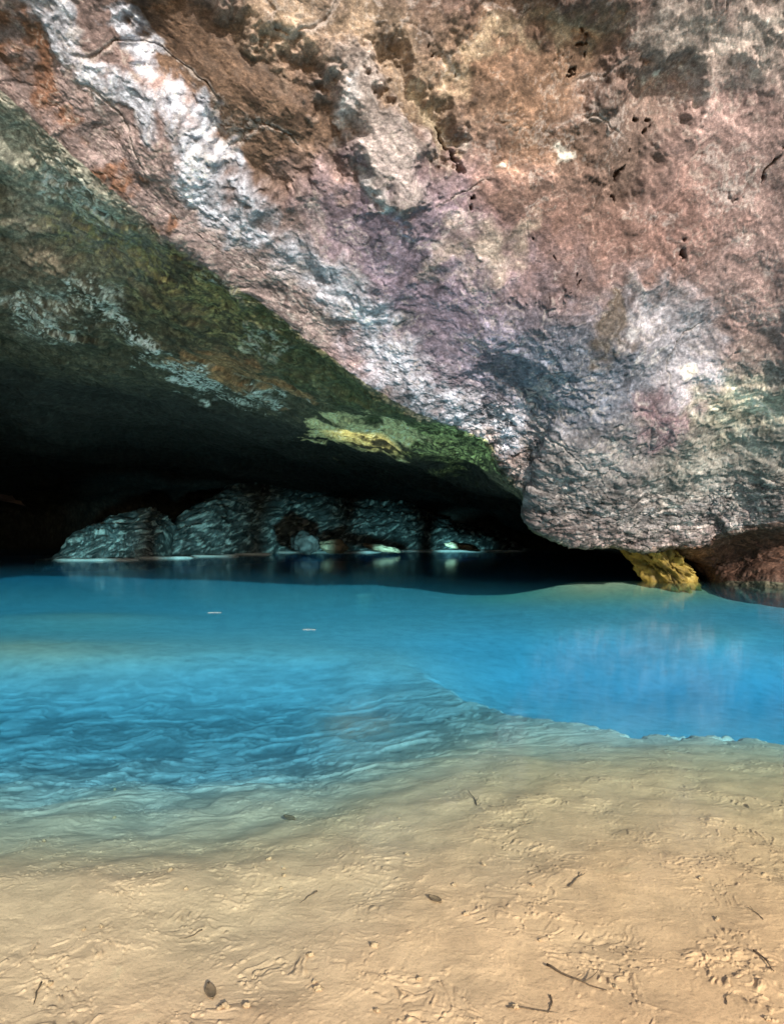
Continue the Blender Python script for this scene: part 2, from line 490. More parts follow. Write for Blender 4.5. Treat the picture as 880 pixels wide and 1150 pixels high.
# recess ceiling: dark olive ground, grey-green top left, moss, rust, pale films
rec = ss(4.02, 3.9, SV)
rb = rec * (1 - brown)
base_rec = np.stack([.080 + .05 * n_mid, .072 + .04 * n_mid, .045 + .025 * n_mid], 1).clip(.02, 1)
deep = ss(15.5, 20.5, P[:, 1])[:, None]  # cave darkness painted into the ceiling colour, growing with distance
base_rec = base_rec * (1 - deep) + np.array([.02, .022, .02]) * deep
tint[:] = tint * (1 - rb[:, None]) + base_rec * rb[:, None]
lay(zone([(10, 140), (60, 200), (120, 250)], [60, 70, 60], rec=True, soft=.8), (.30, .30, .25), .9)
lay(zone([(20, 300), (40, 340)], [50, 40], rec=True, soft=.8), (.19, .16, .12), .8)
for seg, rr, k in (([(60, 195), (100, 230), (120, 245)], 14, .7), ([(30, 345), (60, 360)], 14, .7), ([(80, 330), (120, 345)], 16, .6),
                   ([(120, 360), (165, 385)], 9, .8), ([(175, 400), (215, 415), (250, 432)], 9, 1.), ([(200, 405), (240, 428)], 12, .8),
                   ([(285, 375), (310, 380)], 12, .6), ([(270, 440), (310, 445)], 8, .6), ([(250, 300), (290, 330)], 14, .3)):
    lay(zone(seg, rr, rec=True, soft=.7) * ss(-.2, .25, n_hi + n_mid * .5), (.74, .80, .75), k)
lay(zone([(90, 265), (200, 300), (280, 350)], [34, 40, 30], rec=True, soft=.9) * ss(-.25, .3, n_str), (.20, .18, .075), .8)
lay(zone([(300, 340), (400, 420), (520, 490), (560, 515)], [40, 40, 26, 14], rec=True, soft=.9), (.075, .085, .035), .8)
lay(zone([(208, 388), (260, 410), (330, 440)], [10, 14, 10], rec=True, soft=.6), (.30, .165, .08), .95)
yel = zone([(366, 478), (405, 480), (450, 488)], [13, 17, 11], rec=True, soft=.35)  # yellow light pool on the ceiling, painted into its colour too
lay(yel, (.70, .61, .32), 1); lay(zone([(470, 490), (520, 498), (550, 512)], [12, 16, 10], rec=True, soft=.8) * ss(-.2, .2, n_hi), (.42, .44, .18), .9)
# wall: mottling, veins, specks
wl = ss(3.9, 4.05, SV)
mott = np.exp((n_mid * .45 + n_hi * .42 + n_lo * .3).clip(-1.2, 1.0))
tint *= (1 * (1 - wl) + wl * mott)[:, None]
tint *= (1 * wl + (1 - wl) * np.exp((n_str * .9 + n_hi * .5).clip(-1.3, 1.2)))[:, None]
vein = ss(.86, .97, 1 - 2 * np.abs(pnoise(PW * 1.3, 401))) * ss(.0, .5, n_lo + .25 * n_hi + .2) * wl
vein2 = ss(.80, .97, 1 - 2 * np.abs(pnoise(PW * np.array([3.2, 3.2, 5.5]), 411))) * ss(.05, .35, n_mid) * wl
slab = zone([(225, 55), (275, 115), (330, 160)], [62, 68, 62], soft=.3, warp=.6)
lay(np.clip(vein * .5 + vein2 * .55, 0, 1) * (1 - slab), (.56, .50, .45), .7)
film = ss(.28, .55, fbm(PW * np.array([.9, .9, 1.6]), 5, 421)) * wl * ss(-.2, .3, n_hi)
lay(film * (1 - slab), (.48, .43, .41), .55)
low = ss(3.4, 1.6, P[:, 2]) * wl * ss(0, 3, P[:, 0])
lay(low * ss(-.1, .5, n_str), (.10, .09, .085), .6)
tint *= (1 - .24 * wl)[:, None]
lum = tint.mean(1, keepdims=True); tint = np.where(wl[:, None] > .5, lum + (tint - lum) * 1.10, tint)
n_vh = fbm(P * np.array([13, 13, 19.]), 4, 345, .6)
tint *= np.exp((n_vh * .55).clip(-.9, .8))[:, None]
tint = tint.clip(.008, .82)


def crack(pxpts, r):
    pts = [surf(x, y) for x, y in pxpts]
    C = np.array(pts); sel = np.where(np.all((P > C.min(0) - .6) & (P < C.max(0) + .6), axis=1) & (SV > 3.9))[0]
    out = np.zeros(len(P), np.float32)
    Q = P[sel] + FWARP[sel] * .17
    d, run = dist_poly(Q, pts)
    rad = np.interp(run, np.linspace(0, 1, len(pts)), np.array(r) * C[:, 1] / FPX) * (.6 + 1.1 * np.clip(.5 + 1.1 * pnoise(P[sel] * 3.1, 577), 0, 1))
    ends = np.minimum(ss(0, .12, run), ss(1, .88, run)) * .8 + .2
    out[sel] = ss(1.5, .4, d / np.maximum(rad * ends, .004))
    return out


# ---- relief
rock_dir = np.stack([P @ np.array([.80, .1, -.55]), P @ np.array([.1, .99, .1]), P @ np.array([.55, -.1, .80])], 1)   # along / out / across the lip
vis_fade = np.where(SV < 9.6, 1., .3)
disp = .38 * fbm(P * .33, 3, 501)
disp += .07 * ridged(PW * np.array([.6, .6, .8]), 3, 511, .4) - .05
lam = rock_dir * np.array([.55, 1.2, 2.4]) + WARP * .9
disp += .018 * ridged(lam, 4, 521, .5)
bed_c = rock_dir[:, 2] * .9 + n_lo * 1.1 + .15 * n_mid
fr_ = bed_c - np.floor(bed_c)
disp += .085 * (ss(0, .9, fr_) - ss(.93, 1, fr_)) * ss(-.15, .35, fbm(P * .8, 3, 525))
joint = ss(.965, .99, 1 - 2 * np.abs(pnoise(P * .62 + FWARP * .05, 527))) * ss(.0, .35, pnoise(P * .5, 529))
disp -= .07 * joint * wl
# stains that follow the bedding and the joints
ban = pnoise(rock_dir * np.array([.35, .5, 3.4]) + FWARP * .35 + n_lo[:, None] * .6, 591); ban2 = pnoise(rock_dir * np.array([.9, 1, 9.]) + FWARP * .6, 593)
tint *= np.exp((.55 * ban + .40 * ban2) * wl * (.5 + .7 * ss(-.3, .4, n_lo)))[:, None]
seam = ss(.90, .955, 1 - 2 * np.abs(pnoise(P * .62 + FWARP * .05, 527))) * ss(.0, .35, pnoise(P * .5, 529)) * wl * ss(-.1, .3, n_hi + .2)
tint[:] = tint * (1 - .5 * seam[:, None]) + np.array([.40, .36, .34], np.float32) * .5 * seam[:, None]
drip = ss(.25, .6, fbm(P * np.array([2.6, 2.6, .35]) + FWARP * .25, 3, 595)) * wl * ss(.1, -.3, n_lo)
tint *= (1 - .45 * drip)[:, None]
tint = tint.clip(.008, .82)
f1, f2, cid = worley(PW * np.array([1.3, 1.3, 2.0]), 531)
patch = ss(-.1, .35, n_lo + .4 * n_mid)
disp += (.032 * (cid - .5) + .014 * ss(0, .14, f2 - f1)) * (.25 + .75 * patch)
g1, g2, gid = worley((PW + FWARP * .15) * np.array([4.2, 4.2, 6.5]), 541)
disp += (.009 * (gid - .5) + .005 * ss(0, .18, g2 - g1)) * (.4 + .8 * patch)
lamf = rock_dir * np.array([2.2, 4, 9.]) + FWARP * 1.2
disp += .006 * ridged(lamf, 3, 551) + .006 * n_hi
lowrough = wl * ss(6.5, 3.0, P[:, 2]) * ss(-1, 2.5, P[:, 0])
h1, h2, hid = worley((P + FWARP * .2) * np.array([1.3, 1.3, 4.5]), 561)
disp += lowrough * (.06 * (hid - .5) + .08 * fbm(PW * np.array([1.3, 1.3, 4.]), 4, 571))
big_ = .38 * fbm(P * .33, 3, 501)
disp = big_ + (disp - big_) * (1 - .38 * wl)
# carved form: hollow of the brown slab, bulge of the pale knob, ridge of the streak, cracks
disp -= .40 * slab
disp += .22 * knob
disp += .06 * wst * (.5 + n_mid)
disp -= .25 * zone([(560, 60), (600, 110), (640, 70)], [60, 70, 50], soft=.4, warp=.7)
disp -= .30 * zone([(430, 60), (470, 100), (500, 150)], [26, 26, 18], soft=.5, warp=.7)
disp -= .28 * zone([(735, 130), (690, 180)], [40, 44], soft=.4, warp=.7)
for pts, r, d in (([(487, 105), (500, 150), (517, 185), (526, 212), (527, 232)], [1.5, 2, 3, 3.5, 2.5], .45),
                  ([(742, 145), (722, 160), (706, 185), (698, 205), (697, 222)], [3, 2, 2.5, 2, 3.5], .45),
                  ([(905, 130), (872, 172), (857, 204)], [3, 3.5, 3], .5), ([(857, 204), (825, 228), (790, 250)], [1.5, 1.5, 1.2], .2),
                  ([(772, 265), (767, 285), (755, 300), (748, 318)], [2.2, 3, 2, 1.5], .4),
                  ([(660, 28), (655, 60), (640, 80)], [2, 2, 1.5], .25), ([(512, 60), (513, 85)], [2, 2], .3),
                  ([(718, 130), (745, 150)], [2, 2.5], .3), ([(480, 40), (500, 110)], [1.5, 1.5], .2),
                  ([(585, 262), (600, 270), (660, 320)], [1.5, 1.5, 1.2], .2), ([(600, 355), (640, 330), (665, 300)], [1.3, 1.3, 1.2], .15)):
    disp -= .55 * d * crack(pts, np.array(r) * .75)
dispfade = np.where(SV > 9.8, .2, 1.) * np.where(SV < .6, .3, 1)
V2 = (P + NV * (disp * dispfade)[:, None]).reshape(NU, NS, 3)
nose = np.abs(SV - 4.1) < .9                      # the lip bends sharply: give it its fine relief on the bent surface
N2 = grid_normals(V2).reshape(-1, 3)
N2 *= np.sign((N2 * NV).sum(1, keepdims=True))
V2 = V2.reshape(-1, 3); Pn = V2[nose]
e1, e2, ei = worley((Pn + .12 * np.stack([fbm(Pn * 2, 3, 581), fbm(Pn * 2, 3, 582), fbm(Pn * 2, 3, 583)], 1)) * np.array([1.9, 1.9, 3.6]), 585)
fine = .07 * (ei - .5) + .035 * ridged(Pn * np.array([2.2, 2.2, 4.5]), 4, 587, .6) + .02 * fbm(Pn * 9, 3, 588) - .03
V2[nose] += N2[nose] * (fine * ss(.9, .25, np.abs(SV[nose] - 4.1)) * (.35 + .65 * ss(0, 2.2, Pn[:, 0])))[:, None]
tint[nose] *= np.exp((.9 * fbm(Pn * np.array([3, 3, 7.]), 5, 589, .6)).clip(-.8, .8) * ss(.9, .3, np.abs(SV[nose] - 4.1)) * ss(0, 2.2, Pn[:, 0]))[:, None]
V2 = V2.reshape(NU, NS, 3)
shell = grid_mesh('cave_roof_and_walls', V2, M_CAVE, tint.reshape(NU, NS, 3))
structure(shell)
del WARP, FWARP, f1, f2, g1, g2, h1, h2

# ------------------------------------------------------------------ lake bed
deep_pts = [(620, 780, 1.15), (750, 790, 1.3), (880, 800, 1.4), (1000, 800, 1.4), (700, 745, .95), (880, 755, 1.05), (560, 740, .8), (440, 735, .6),
            (300, 730, .55), (150, 730, .5), (0, 725, .45), (-120, 730, .45), (440, 700, .58), (200, 700, .60), (0, 700, .58), (650, 700, .52), (800, 698, .25), (890, 696, .11),
            (740, 700, .5), (1000, 695, .2), (600, 668, .46), (300, 665, .5), (0, 665, .5), (900, 668, .45), (-200, 690, .55), (-300, 650, .6), (600, 645, .42), (450, 645, .46), (300, 638, .5), (0, 638, .5)]
DC = np.array([[*(atz(px, py, -d)[:2]), d] for px, py, d in deep_pts])


def lp(X, Y):
    return np.stack([X / Y * 3.2, np.log(Y) * 3.0], -1)


DL = lp(DC[:, 0], DC[:, 1])


def bed_z(X, Y, detail=True):
    X = np.asarray(X, float); Y = np.asarray(Y, float)
    sh = X.shape; x = X.ravel(); y = Y.ravel()
    ys = np.maximum(y, .3)
    q = lp(x, ys)
    w = 1. / (((q[:, None, :] - DL[None]) ** 2).sum(-1) + .12) ** 1.8 if len(x) < 4000 else None
    if w is None:
        dd = np.zeros(len(x)); ww = np.zeros(len(x))
        for k in range(len(DL)):
            wk = 1. / (((q - DL[k]) ** 2).sum(-1) + .12) ** 1.8
            dd += wk * DC[k, 2]; ww += wk
        deep = dd / ww
    else:
        deep = (w * DC[:, 2]).sum(1) / w.sum(1)
    P3 = np.stack([x, y, np.zeros_like(x)], 1)
    k1 = pnoise(P3 * 1.1, 601); k2 = pnoise(P3 * 3.7, 603)
    yy = y + .40 * k1 + .26 * k2 + .14 * pnoise(P3 * 8.3, 605) + .07 * pnoise(P3 * 19., 607)
    yq = ys + .25 * k1 + .10 * k2
    sh_r = np.interp(yq, [.3, 1.9, 3, 4.2, 5.2, 6.2, 7.6, 9.4, 12], [-.02, .04, .09, .17, .29, .44, .58, .60, .54])
    sh_l = np.interp(yq + .22 * k1, [.3, 1.9, 2.8, 3.4, 4.1, 4.9, 5.8, 6.8, 8.4, 10, 12], [-.02, .05, .12, .21, .33, .48, .66, .80, .84, .72, .52])
    sl = ss(1.3, -1.6, x + .35 * k1)
    shallow = sh_r * (1 - sl) + sh_l * sl - .06 * np.maximum(1.9 - y, 0)
    p2 = atz(10, 738, -.5); shallow = shallow - .30 * np.exp(-((x - p2[0]) / 2.6) ** 2 - ((y - p2[1]) / 1.7) ** 2)
    ye = np.interp(x, [-8, -3, 0, .4, 1.0, 1.44, 2.02, 2.63, 3.4, 6], [10, 10, 10, 9.2, 7.7, 6.95, 6.5, 6.3, 5.95, 5.3])
    wd = np.interp(x, [-8, 0, 1.0, 1.5, 6], [2.5, 2.2, 1.3, .8, .7])
    t = ss(0, 1, (yy - ye) / wd)
    d = shallow * (1 - t) + deep * t
    yr = np.interp(x, [.5, 1.4, 4.4, 7.6, 9], [17.6, 18.0, 18.9, 19.6, 20])
    rg = np.exp(-((y - yr) / np.where(y < yr, 2.3, .7) ) ** 2) * ss(1.5, 5.2, x)
    d = d * (1 - rg) + np.interp(x, [2.0, 5.2], [.40, .09]) * rg
    pq = atz(76, 680, -.2); sg = np.exp(-(((x - pq[0]) / 2.2) ** 2 + ((y - pq[1] - .3) / 1.2) ** 2))
    d = d * (1 - sg) + .46 * sg
    return (-d).reshape(sh), t.reshape(sh)


NB, NK = 1250, 1000
Yr = np.exp(np.interp(np.linspace(0, 1, NB), [0, .62, .85, 1], [math.log(1.15), math.log(6.0), math.log(14), math.log(60)]))
kk = np.concatenate([np.linspace(-2.2, -.66, 70, endpoint=False), np.linspace(-.66, .66, NK - 140), np.linspace(.66, 2.2, 71)[1:]])
NK = len(kk)
Yg, Kg = np.meshgrid(Yr, kk, indexing='ij')
Xg = Yg * Kg
Zg, Tg = bed_z(Xg, Yg)
Q = np.stack([Xg.ravel(), Yg.ravel(), np.zeros(Xg.size)], 1)
qw = Q + np.stack([fbm(Q * 4, 3, 701), fbm(Q * 4 + 9, 3, 711), 0 * Q[:, 0]], 1) * .10
fadefar = ss(12, 6, Q[:, 1]) * np.maximum(1 - Tg.ravel(), ss(1.6, .2, Q[:, 0] - .12 * Q[:, 1]))
n2 = fbm(Q * 1.7, 3, 721); n3 = fbm(qw * 9, 4, 731)
patchy = ss(-.2, .4, fbm(Q * 2.3, 3, 741))                      # where the silt lies broken into crumbs
w1, w2, wid, wo = worley(qw * np.array([19, 15, 1.]), 751, True)
v1, v2, vid, vo_ = worley((qw + 5) * np.array([46, 36, 1.]), 761, True)
chip = (wo[:, 0] * np.sin(wid * 90) + wo[:, 1] * np.cos(wid * 90)) * (wid > .45) * ss(.62, .42, w1)
chip2 = (vo_[:, 0] * np.sin(vid * 90) + vo_[:, 1] * np.cos(vid * 90)) * (vid > .5) * ss(.6, .4, v1)
crumb2 = ss(.40, .15, v1) * (vid > .74) * (patchy * .7 + .3)
flake = ss(.02, .06, fbm(qw * np.array([7, 9, 1.]), 4, 771) - .12) * patchy       # curled silt skins with a small step
zz = .018 * n2 * (.4 + .6 * patchy) + .0022 * n3 + .009 * chip * patchy + .007 * chip2 * (.3 + .7 * patchy) + .006 * crumb2 + .0028 * flake
t_ = Tg.ravel()
lf_ = ss(1.6, .2, Q[:, 0] - .12 * Q[:, 1]) * ss(11, 7.5, Q[:, 1])           # the broken silt lies on the left slope only
qr = Q + np.stack([fbm(Q * 1.3, 4, 783), fbm(Q * 1.3 + 9, 4, 785), 0 * Q[:, 0]], 1) * .45
rip = fbm(qr * np.array([1.1, 2.9, 1.]) + 3, 6, 781, .62)
sheet = ss(-.25, .45, rip)
zz = zz + ss(.24, .6, -Zg.ravel()) * (.012 * sheet + .022 * rip) * lf_
Zb = Zg + (zz * fadefar).reshape(Zg.shape)
bt = np.empty((Q.shape[0], 3), np.float32)
warm = ss(-1.5, 2.0, Q[:, 0] + .5 * n2)[:, None]
bt[:] = np.array([.85, .575, .335]) * (1 - warm) + np.array([.86, .53, .275]) * warm  # warm light towards the right painted into the sand colour
bt *= (.94 + .09 * n2 + .10 * n3)[:, None]
dk = (ss(.5, .9, crumb2 * (vid > .9)) * .55)[:, None]
bt = bt * (1 - dk) + np.array([.10, .075, .05]) * dk
bt *= (1 - .14 * ss(.1, .5, chip2 * 1.0) * patchy)[:, None]
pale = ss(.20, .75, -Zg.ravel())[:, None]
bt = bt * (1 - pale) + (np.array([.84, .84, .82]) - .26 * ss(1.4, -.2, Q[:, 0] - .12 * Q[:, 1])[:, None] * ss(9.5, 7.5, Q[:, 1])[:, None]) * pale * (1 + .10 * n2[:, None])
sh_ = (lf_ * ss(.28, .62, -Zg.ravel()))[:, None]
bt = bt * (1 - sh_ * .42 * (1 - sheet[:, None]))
yr_ = np.interp(Q[:, 0], [.5, 1.4, 4.4, 7.6, 9], [17.6, 18.0, 18.9, 19.6, 20])
yb = (np.exp(-((Q[:, 1] - yr_) / 1.2) ** 2) * ss(1.0, 3.5, Q[:, 0]) + .2 * np.exp(-(((Q[:, 0] + 6.1) / 1.5) ** 2 + ((Q[:, 1] - 13.4) / .7) ** 2)))[:, None].clip(0, 1)
bt = bt * (1 - yb) + np.array([.82, .78, .50]) * yb  # cream-yellow glow streaks of the far water, painted into the bed colour
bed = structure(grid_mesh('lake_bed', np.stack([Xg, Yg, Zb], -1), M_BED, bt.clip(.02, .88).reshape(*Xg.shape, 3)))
if bed.data.polygons[0].normal.z < 0: bed.data.flip_normals()
from mathutils.bvhtree import BVHTree
NEAR = Yr < 6.5


def bed_height(x, y):
    i = np.clip(np.searchsorted(Yr, y) - 1, 0, NB - 2); k = x / y
    j = int(np.clip(np.searchsorted(kk, k) - 1, 0, NK - 2))
    return float(max(Zb[i, j], Zb[i + 1, j], Zb[i, j + 1], Zb[i + 1, j + 1]))


# the beach behind the viewer and the land round the cave: one coarse sheet to the horizon
gx = np.concatenate([-np.geomspace(400, 3, 40), np.linspace(-2.5, 2.5, 11), np.geomspace(3, 400, 40)])
gy = np.concatenate([-np.geomspace(400, 1, 50), np.linspace(-.6, 1.4, 8), np.geomspace(2, 400, 40)])
GX, GY = np.meshgrid(gx, gy, indexing='ij')
GZ = np.where(GY < 1.3, .02 + .05 * np.minimum(np.abs(GY - 1.3), 30), -3.2)
GZ = np.where((GY > 1.3) & (GY < 2.2), -.35, GZ)
Q2 = np.stack([GX.ravel(), GY.ravel(), np.zeros(GX.size)], 1)
GZ = GZ + np.where(GY < 1.2, .15, 0) * fbm(Q2 * .4, 3, 801).reshape(GX.shape)
gt = np.empty((GX.size, 3), np.float32); gt[:] = (.5, .39, .25)
land = structure(grid_mesh('ground', np.stack([GX, GY, GZ], -1), M_BED, gt.reshape(*GX.shape, 3)))
if land.data.polygons[0].normal.z < 0: land.data.flip_normals()

# ------------------------------------------------------------------ water: one closed body, level at z = 0
bm = bmesh.new()
bmesh.ops.create_cube(bm, size=1)
for v in bm.verts:
    v.co = Vector((v.co.x * 110, 29.5 + v.co.y * 59, -1.55 + v.co.z * 3.1))
me = bpy.data.meshes.new('lake_water'); bm.to_mesh(me); bm.free()
me.materials.append(water_material())
water = structure(bpy.data.objects.new('lake_water', me)); col.objects.link(water)


# ------------------------------------------------------------------ boulders and far rock
def boulder(name, loc, size, rot, mat, seed, sub=5, rough=1.0, tintf=None, smooth=True):
    bm = bmesh.new()
    bmesh.ops.create_icosphere(bm, subdivisions=sub, radius=1)
    A = np.array([v.co[:] for v in bm.verts], np.float32)
    B = A + .35 * np.stack([fbm(A * 1.1 + seed, 3, seed), fbm(A * 1.1 + 9 + seed, 3, seed + 1), fbm(A * 1.1 + 4 + seed, 3, seed + 2)], 1)
    r = 1 + rough * (.28 * fbm(A * 1.2 + seed * 1.7, 4, seed + 5) + .10 * ridged(B * 2.2, 3, seed + 9) - .08)
    c1, c2, ci = worley(B * 2.1 + seed, seed + 3)
    r += rough * (.16 * (ci - .5) + .05 * ss(0, .2, c2 - c1))
    C = A * r[:, None] * np.array(size, np.float32)
    for v, c in zip(bm.verts, C): v.co = Vector(c.tolist())
    for f in bm.faces: f.smooth = smooth
    me = bpy.data.meshes.new(name); bm.to_mesh(me); bm.free()
    me.materials.append(mat)
    o = bpy.data.objects.new(name, me); col.objects.link(o)
    o.location = loc; o.rotation_euler = rot
    return o


def mound(name, prof, shore, depth, mat, seed, nu=420, nv=240):
    """a rock mass rising from the shoreline; prof = [(px, py top)], shore = [(px, py waterline)]"""
    px = np.linspace(prof[0][0], prof[-1][0], nu)
    top = np.interp(px, [p[0] for p in prof], [p[1] for p in prof])
    wl_ = np.interp(px, [p[0] for p in shore], [p[1] for p in shore])
    Ys = CAMZ * FPX / (wl_ - HY)
    H = np.maximum(CAMZ + (HY - top) / FPX * (Ys + depth * .75), .05)
    v = np.linspace(-.12, 1.5, nv)
    G = np.zeros((nu, nv, 3))
    for j, t in enumerate(v):
        up = np.sign(t) * abs(math.sin(min(max(t, -.5), 1) * math.pi / 2)) ** .85 if t <= 1 else 1 - ((t - 1) / .5) ** 2 * 1.2
        Y = Ys + depth * t
        G[:, j, 0] = (px - CX) / FPX * (Ys + depth * .4); G[:, j, 1] = Y; G[:, j, 2] = H * up - (.9 if t < 0 else 0) * abs(t) * 6
    nr = grid_normals(G).reshape(-1, 3); nr[nr[:, 1] > 0] *= 1
    if nr.reshape(nu, nv, 3)[nu // 2, nv // 3, 1] > 0: nr = -nr
    A = G.reshape(-1, 3)
    rd = np.stack([A @ np.array([.88, .1, .45]), A[:, 1], A @ np.array([-.45, 0, .88])], 1)
    W = np.stack([fbm(A * .5, 3, seed), fbm(A * .5 + 7, 3, seed + 1), fbm(A * .5 + 3, 3, seed + 2)], 1)
    B = rd * np.array([.35, .8, 2.2]) + W * .7
    c1, c2, ci = worley(B * .9, seed + 3)
    e1, e2, ei = worley(B * 2.4 + 5, seed + 4)
    d = .28 * fbm(A * .3, 3, seed + 5) + .16 * (ci - .5) + .06 * (ei - .5) + .14 * ridged(B * 1.1, 4, seed + 6, .6) - .12
    endf = np.minimum(ss(0, .06, np.linspace(0, 1, nu)), ss(1, .94, np.linspace(0, 1, nu)))[:, None] * np.ones((1, nv))
    A2 = A + nr * (d * endf.ravel())[:, None]
    fle = ss(.10, .55, fbm(rd * np.array([1.0, 2, 6.5]) + W * 1.3, 5, seed + 8))
    tn = np.array([.045, .06, .062]) * np.exp(fbm(A * 1.5, 4, seed + 12) * 1.0)[:, None]
    tn = tn * (1 - fle[:, None]) + np.array([.30, .36, .35]) * fle[:, None]
    o = grid_mesh(name, A2.reshape(nu, nv, 3), mat, tn.clip(.01, .8).astype(np.float32).reshape(nu, nv, 3))
    return o


m1 = mound('rock_mound', [(153, 625), (185, 592), (215, 562), (250, 543), (290, 534), (335, 534), (370, 548), (430, 560), (490, 577), (540, 590), (575, 600), (592, 617)],
           [(153, 626.5), (330, 620.5), (592, 617.5)], 5, M_MOUND, 21)
tag(m1, 'large flaky teal-lit rock mound rising behind the far shoreline, tallest of the far rocks', 'rock')
m2 = mound('rock_mound', [(56, 628), (75, 598), (100, 584), (135, 574), (160, 572), (180, 590), (186, 625)], [(56, 629), (186, 627)], 3, M_MOUND, 41, 220, 160)
tag(m2, 'low dark rock mound with bluish flecks left of the tall teal-lit mound', 'rock')

small = [
    ('boulder', (343, 610), 15, 10, 33.5, M_DARKROCK, 'black boulder at the far waterline, left of a small pale boulder'),
    ('boulder', (374, 613.5), 15, 6, 33.5, M_PALE, 'small pale round boulder on the far shore right of the black boulder'),
    ('boulder', (428, 615.5), 20, 3, 34.5, M_PALE, 'low pale flat boulder on the far shore, middle of the three pale ones'),
    ('boulder', (520, 614), 18, 3, 35.5, M_PALE, 'low pale flat boulder on the far shore, rightmost of the three pale ones'),
]
for i, (nm, (px, py), rx, rz, Y, mat, lab) in enumerate(small):
    p = at(px, py, Y)
    o = boulder(nm, p.tolist(), (rx * Y / FPX, .6, rz * Y / FPX * 1.2), (0, .1, i), mat, 60 + i * 7, 4)
    o.rotation_euler = (0, R(8), 0)
    tag(o, lab, 'boulder')

# white ledges added to stand for the line of light on the far waterline
rims = [(60, 157, 629.3, 'thin white light-line ledge at the water, leftmost, below the low dark mound'),
        (155, 217, 627.0, 'thin white light-line ledge at the foot of the tall mound left corner'),
        (213, 268, 625.0, 'short white light-line ledge second from the left along the tall mound'),
        (262, 306, 622.8, 'shortest white light-line ledge midway along the tall mound foot'),
        (300, 428, 620.6, 'long white light-line ledge below the black boulder and small pale boulder'),
        (420, 590, 619.2, 'longest white light-line ledge at the far right end of the shoreline')]
for i, (x0, x1, py, lab) in enumerate(rims):
    Y = CAMZ * FPX / (py - HY) - .1
    a, b = (x0 - CX) / FPX * Y, (x1 - CX) / FPX * Y
    n = 40
    g = np.zeros((n, 9, 3))
    xs = np.linspace(a, b, n)
    w = .34 * (1 + .5 * pnoise(np.stack([xs * 1.3, xs * 0, xs * 0 + i], 1), 901)) * np.minimum(1, np.minimum(np.linspace(0, 12, n), np.linspace(12, 0, n)) + .1)
    hgt = .07 * (1 + .6 * pnoise(np.stack([xs * 1.1, xs * 0, xs * 0 + 3 + i], 1), 902)) * np.minimum(1, np.minimum(np.linspace(0, 9, n), np.linspace(9, 0, n)) + .15)
    wob = .2 * pnoise(np.stack([xs * .6, xs * 0, xs * 0 + 8 + i], 1), 903)
    for j in range(9):
        th = 2 * math.pi * j / 8
        g[:, j, 0] = xs; g[:, j, 1] = Y + wob - math.cos(th) * w; g[:, j, 2] = .02 + np.sign(math.sin(th)) * abs(math.sin(th)) ** .6 * hgt
    o = grid_mesh('light_line_ledge', g, M_RIM)
    o.location = (0, 0, 0)
    tag(o, lab, 'light-line ledge', 'white ledges along the far waterline')

# rock under the prow with yellow light painted into its colour, flat pale shoal rock at left
p = at(742, 632, 18.6)
yel_lit = boulder('boulder', p.tolist(), (1.05, .8, .50), (0, R(42), 0), M_YELLOW_LIT, 83, 6, 1.7)
tag(yel_lit, 'rock painted as yellow-lit, leaning out from under the grey overhang at the water', 'boulder')

# ------------------------------------------------------------------ debris on the bed
M_TWIG = simple_material('wet_twig_bark', (.06, .04, .025), (.19, .125, .07), 60)
M_LEAF = simple_material('rotting_leaf', (.12, .08, .045), (.30, .20, .11), 40)
M_CLOD = simple_material('silt_clod', (.42, .28, .15), (.62, .42, .24), 40, .9, .6)
M_CHIP = simple_material('floating_pale_straw', (.45, .45, .4), (.6, .58, .5), 30)


def tube_mesh(name, paths, mat, seg=7):
    bm = bmesh.new()
    for pts, r0, r1 in paths:
        rings = []
        for i, q in enumerate(pts):
            a = Vector(pts[max(i - 1, 0)]); b = Vector(pts[min(i + 1, len(pts) - 1)])
            d = (b - a).normalized(); s = d.cross(Vector((0, 0, 1)));
            if s.length < 1e-4: s = Vector((1, 0, 0))
            s.normalize(); u = s.cross(d)
            r = (r0 + (r1 - r0) * i / (len(pts) - 1)) * random.uniform(.85, 1.15)
            rings.append([bm.verts.new(Vector(q) + s * (r * math.cos(2 * math.pi * k / seg)) + u * (r * math.sin(2 * math.pi * k / seg))) for k in range(seg)])
        for A, B in zip(rings, rings[1:]):
            for k in range(seg): bm.faces.new((A[k], A[(k + 1) % seg], B[(k + 1) % seg], B[k])).smooth = True
        bm.faces.new(rings[0][::-1]); bm.faces.new(rings[-1])
    bmesh.ops.recalc_face_normals(bm, faces=bm.faces)
    me = bpy.data.meshes.new(name); bm.to_mesh(me); bm.free(); me.materials.append(mat)
    return me


def twig_mesh(L, r, forks, bend):
    n = 12; pts = []; x = y = 0; ang = 0
    for i in range(n):
        pts.append((x - L / 2, y, r + .35 * r * math.sin(i * 1.3))); ang += random.uniform(-bend, bend)
        x += L / n * math.cos(ang); y += L / n * math.sin(ang)
    paths = [(pts, r, r * .35)]
    for f in range(forks):
        k = random.randint(3, 8); b = pts[k]; a = random.choice((-1, 1)) * random.uniform(.5, 1.0)
        l = L * random.uniform(.2, .35)
        paths.append(([(b[0] + l * t * math.cos(a + t * .3), b[1] + l * t * math.sin(a + t * .3), b[2] + r * 2.5 * t) for t in (0, .25, .5, .75, 1)], r * .6, r * .25))
    return tube_mesh('twig', paths, M_TWIG)


